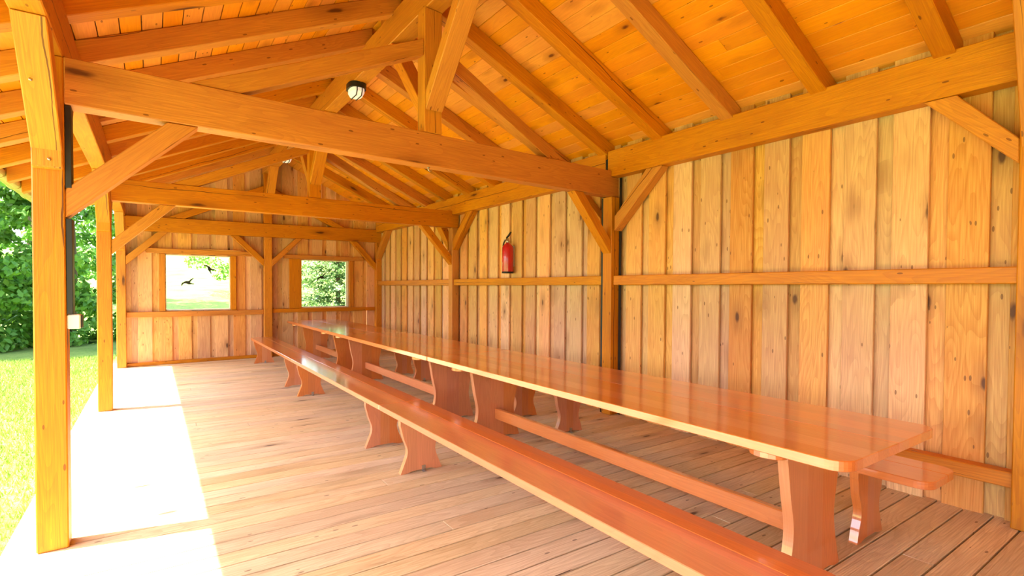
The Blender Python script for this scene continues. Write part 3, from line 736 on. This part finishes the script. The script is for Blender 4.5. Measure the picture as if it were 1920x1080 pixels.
def broad_tree(x, y, h, rad, zlow, nleaf, size, lab, mat=LEAF, ncl=150, group=None, dens=1):
    z0 = hill(x, y); e = empty('leafy_tree', (x, y, z0)); tag(e, lab, 'tree', group)
    # branch clusters on an ellipsoid shell
    cl = []
    for _ in range(ncl):
        u_ = rng.uniform(-1, 1); a = rng.uniform(0, 2*math.pi); rr = math.sqrt(1-u_*u_)*rng.uniform(.72, 1.0)
        cl.append((rad*rr*math.cos(a), rad*rr*math.sin(a), zlow+(h-zlow)*(u_*.5+.5)))
    cl = np.array(cl); idx = rng.integers(0, ncl, nleaf)
    off = rng.normal(0, 1, (nleaf, 3)); off /= np.linalg.norm(off, axis=1)[:, None]; cr = rng.uniform(.28, .6, ncl)*rad*.42
    off *= cr[idx][:, None]*rng.uniform(.75, 1.05, nleaf)[:, None]; off[:, 2] *= .55
    c = cl[idx]+off; nn = off/np.linalg.norm(off, axis=1)[:, None]; nn[:, 2] += .5
    v, f = leaves(c, nn, size); v[:, 2] = np.maximum(v[:, 2], .02)
    tone = np.clip(rng.uniform(0, .6, nleaf)+rng.uniform(0, .4, ncl)[idx], 0, 1)
    o = bpy.data.objects.new('foliage', mesh_np('foliage', v, f, mat, tone)); COL.objects.link(o); o.parent = e
    mb = MB(); mb.tube([(x, y, z0-.1), (x+.05, y, z0+h*.3), (x-.04, y+.05, z0+h*.6), (x, y, z0+h*.9)], .12); mb.build('trunk', BARK, e)
hd = [(-1.9, 19.0, 7.0, 1.75), (-4.0, 17.6, 7.5, 2.0), (-6.6, 17.6, 7.8, 2.2), (-4.4, 30.5, 10.5, 2.9), (-9.3, 17.0, 7.5, 2.3)]
hl = ['dense leafy tree seen between the nearest and middle left posts', 'dense leafy tree just left of the nearest post', 'dense leafy tree at the left edge of the photograph', 'taller leafy tree standing behind the row of garden trees', 'leafy tree at the far left end of the row']
for (x, y, h, r_), lab in zip(hd, hl):
    broad_tree(x, y, h, r_, -.9, 23000, .085, lab, ncl=215, group='trees beyond the lawn')
broad_tree(4.0, 34, 5.2, 3.1, 1.0, 5200, .085, 'pale leafy tree on the rise seen through the left window', ncl=70)
def spruce(x, y, h, r0, lab):
    z0 = hill(x, y); e = empty('spruce_tree', (x, y, z0)); tag(e, lab, 'tree')
    cs, ns, tn = [], [], []
    lv = 17
    for k in range(lv):
        z = .15+(h-.3)*k/lv; R = r0*(1-k/lv)**.8+.12; nb = max(6, int(15*(1-k/lv)+5)); a0 = rng.uniform(0, 6)
        for b in range(nb):
            a = a0+2*math.pi*b/nb+rng.normal(0, .12); m_ = 150; s_ = rng.uniform(.03, 1, m_)**.7
            R2 = R*rng.uniform(.72, 1.15); zj = rng.normal(0, .09)
            side = rng.normal(0, 1, m_)*(.07+.17*R2*(1-s_)*.9)
            px = np.cos(a)*s_*R2-np.sin(a)*side; py = np.sin(a)*s_*R2+np.cos(a)*side
            pz = z+zj-.25*R2*s_+.18*R2*s_**3-np.abs(side)*.35+rng.normal(0, .03, m_)
            cs.append(np.stack([px, py, pz], 1)); ns.append(np.tile([np.cos(a)*.4, np.sin(a)*.4, 1.0], (m_, 1))); tn.append(np.clip(s_*.75+rng.uniform(-.25, .25, m_), 0, 1))
    c = np.concatenate(cs); v, f = leaves(c, np.concatenate(ns), .062, .1, .35); v[:, 2] = np.maximum(v[:, 2], .02)
    o = bpy.data.objects.new('foliage', mesh_np('foliage', v, f, NEEDLE, np.concatenate(tn))); COL.objects.link(o); o.parent = e
    mb = MB(); mb.tube([(x, y, z0-.1), (x, y, z0+h*.5), (x, y, z0+h*.95)], .07); mb.build('trunk', BARK, e)
spruce(4.75, 16.4, 5.2, 2.3, 'bushy spruce just outside the right window')

# grass tufts by the deck (uncountable)
def grass(n_, x0, x1, y0, y1):
    x = rng.uniform(x0, x1, n_); y = y0+(y1-y0)*rng.uniform(0, 1, n_)**1.3
    z = np.array([hill(a, b) for a, b in zip(x, y)]); h = rng.uniform(.02, .055, n_)*(1+.3*(y-y0)/10); w_ = .004+.0006*(y-y0)
    a = rng.uniform(0, 6.28, n_); lx = rng.normal(0, .35, n_)*h; ly = rng.normal(0, .35, n_)*h
    p = np.stack([x, y, z], 1); s_ = np.stack([np.cos(a)*w_, np.sin(a)*w_, 0*a], 1); tp = p+np.stack([lx, ly, h], 1)
    return np.stack([p-s_, p+s_, tp], 1).reshape(-1, 3), np.arange(n_*3).reshape(-1, 3)
v, f = grass(60000, -4.2, DX0-.02, 2.2, 15)
o = bpy.data.objects.new('grass', mesh_np('grass', v, f, GRASSB, rng.uniform(0, 1, len(f)))); COL.objects.link(o)
tag(o, 'short sunlit grass growing on the lawn beside the deck', 'grass', kind='stuff')
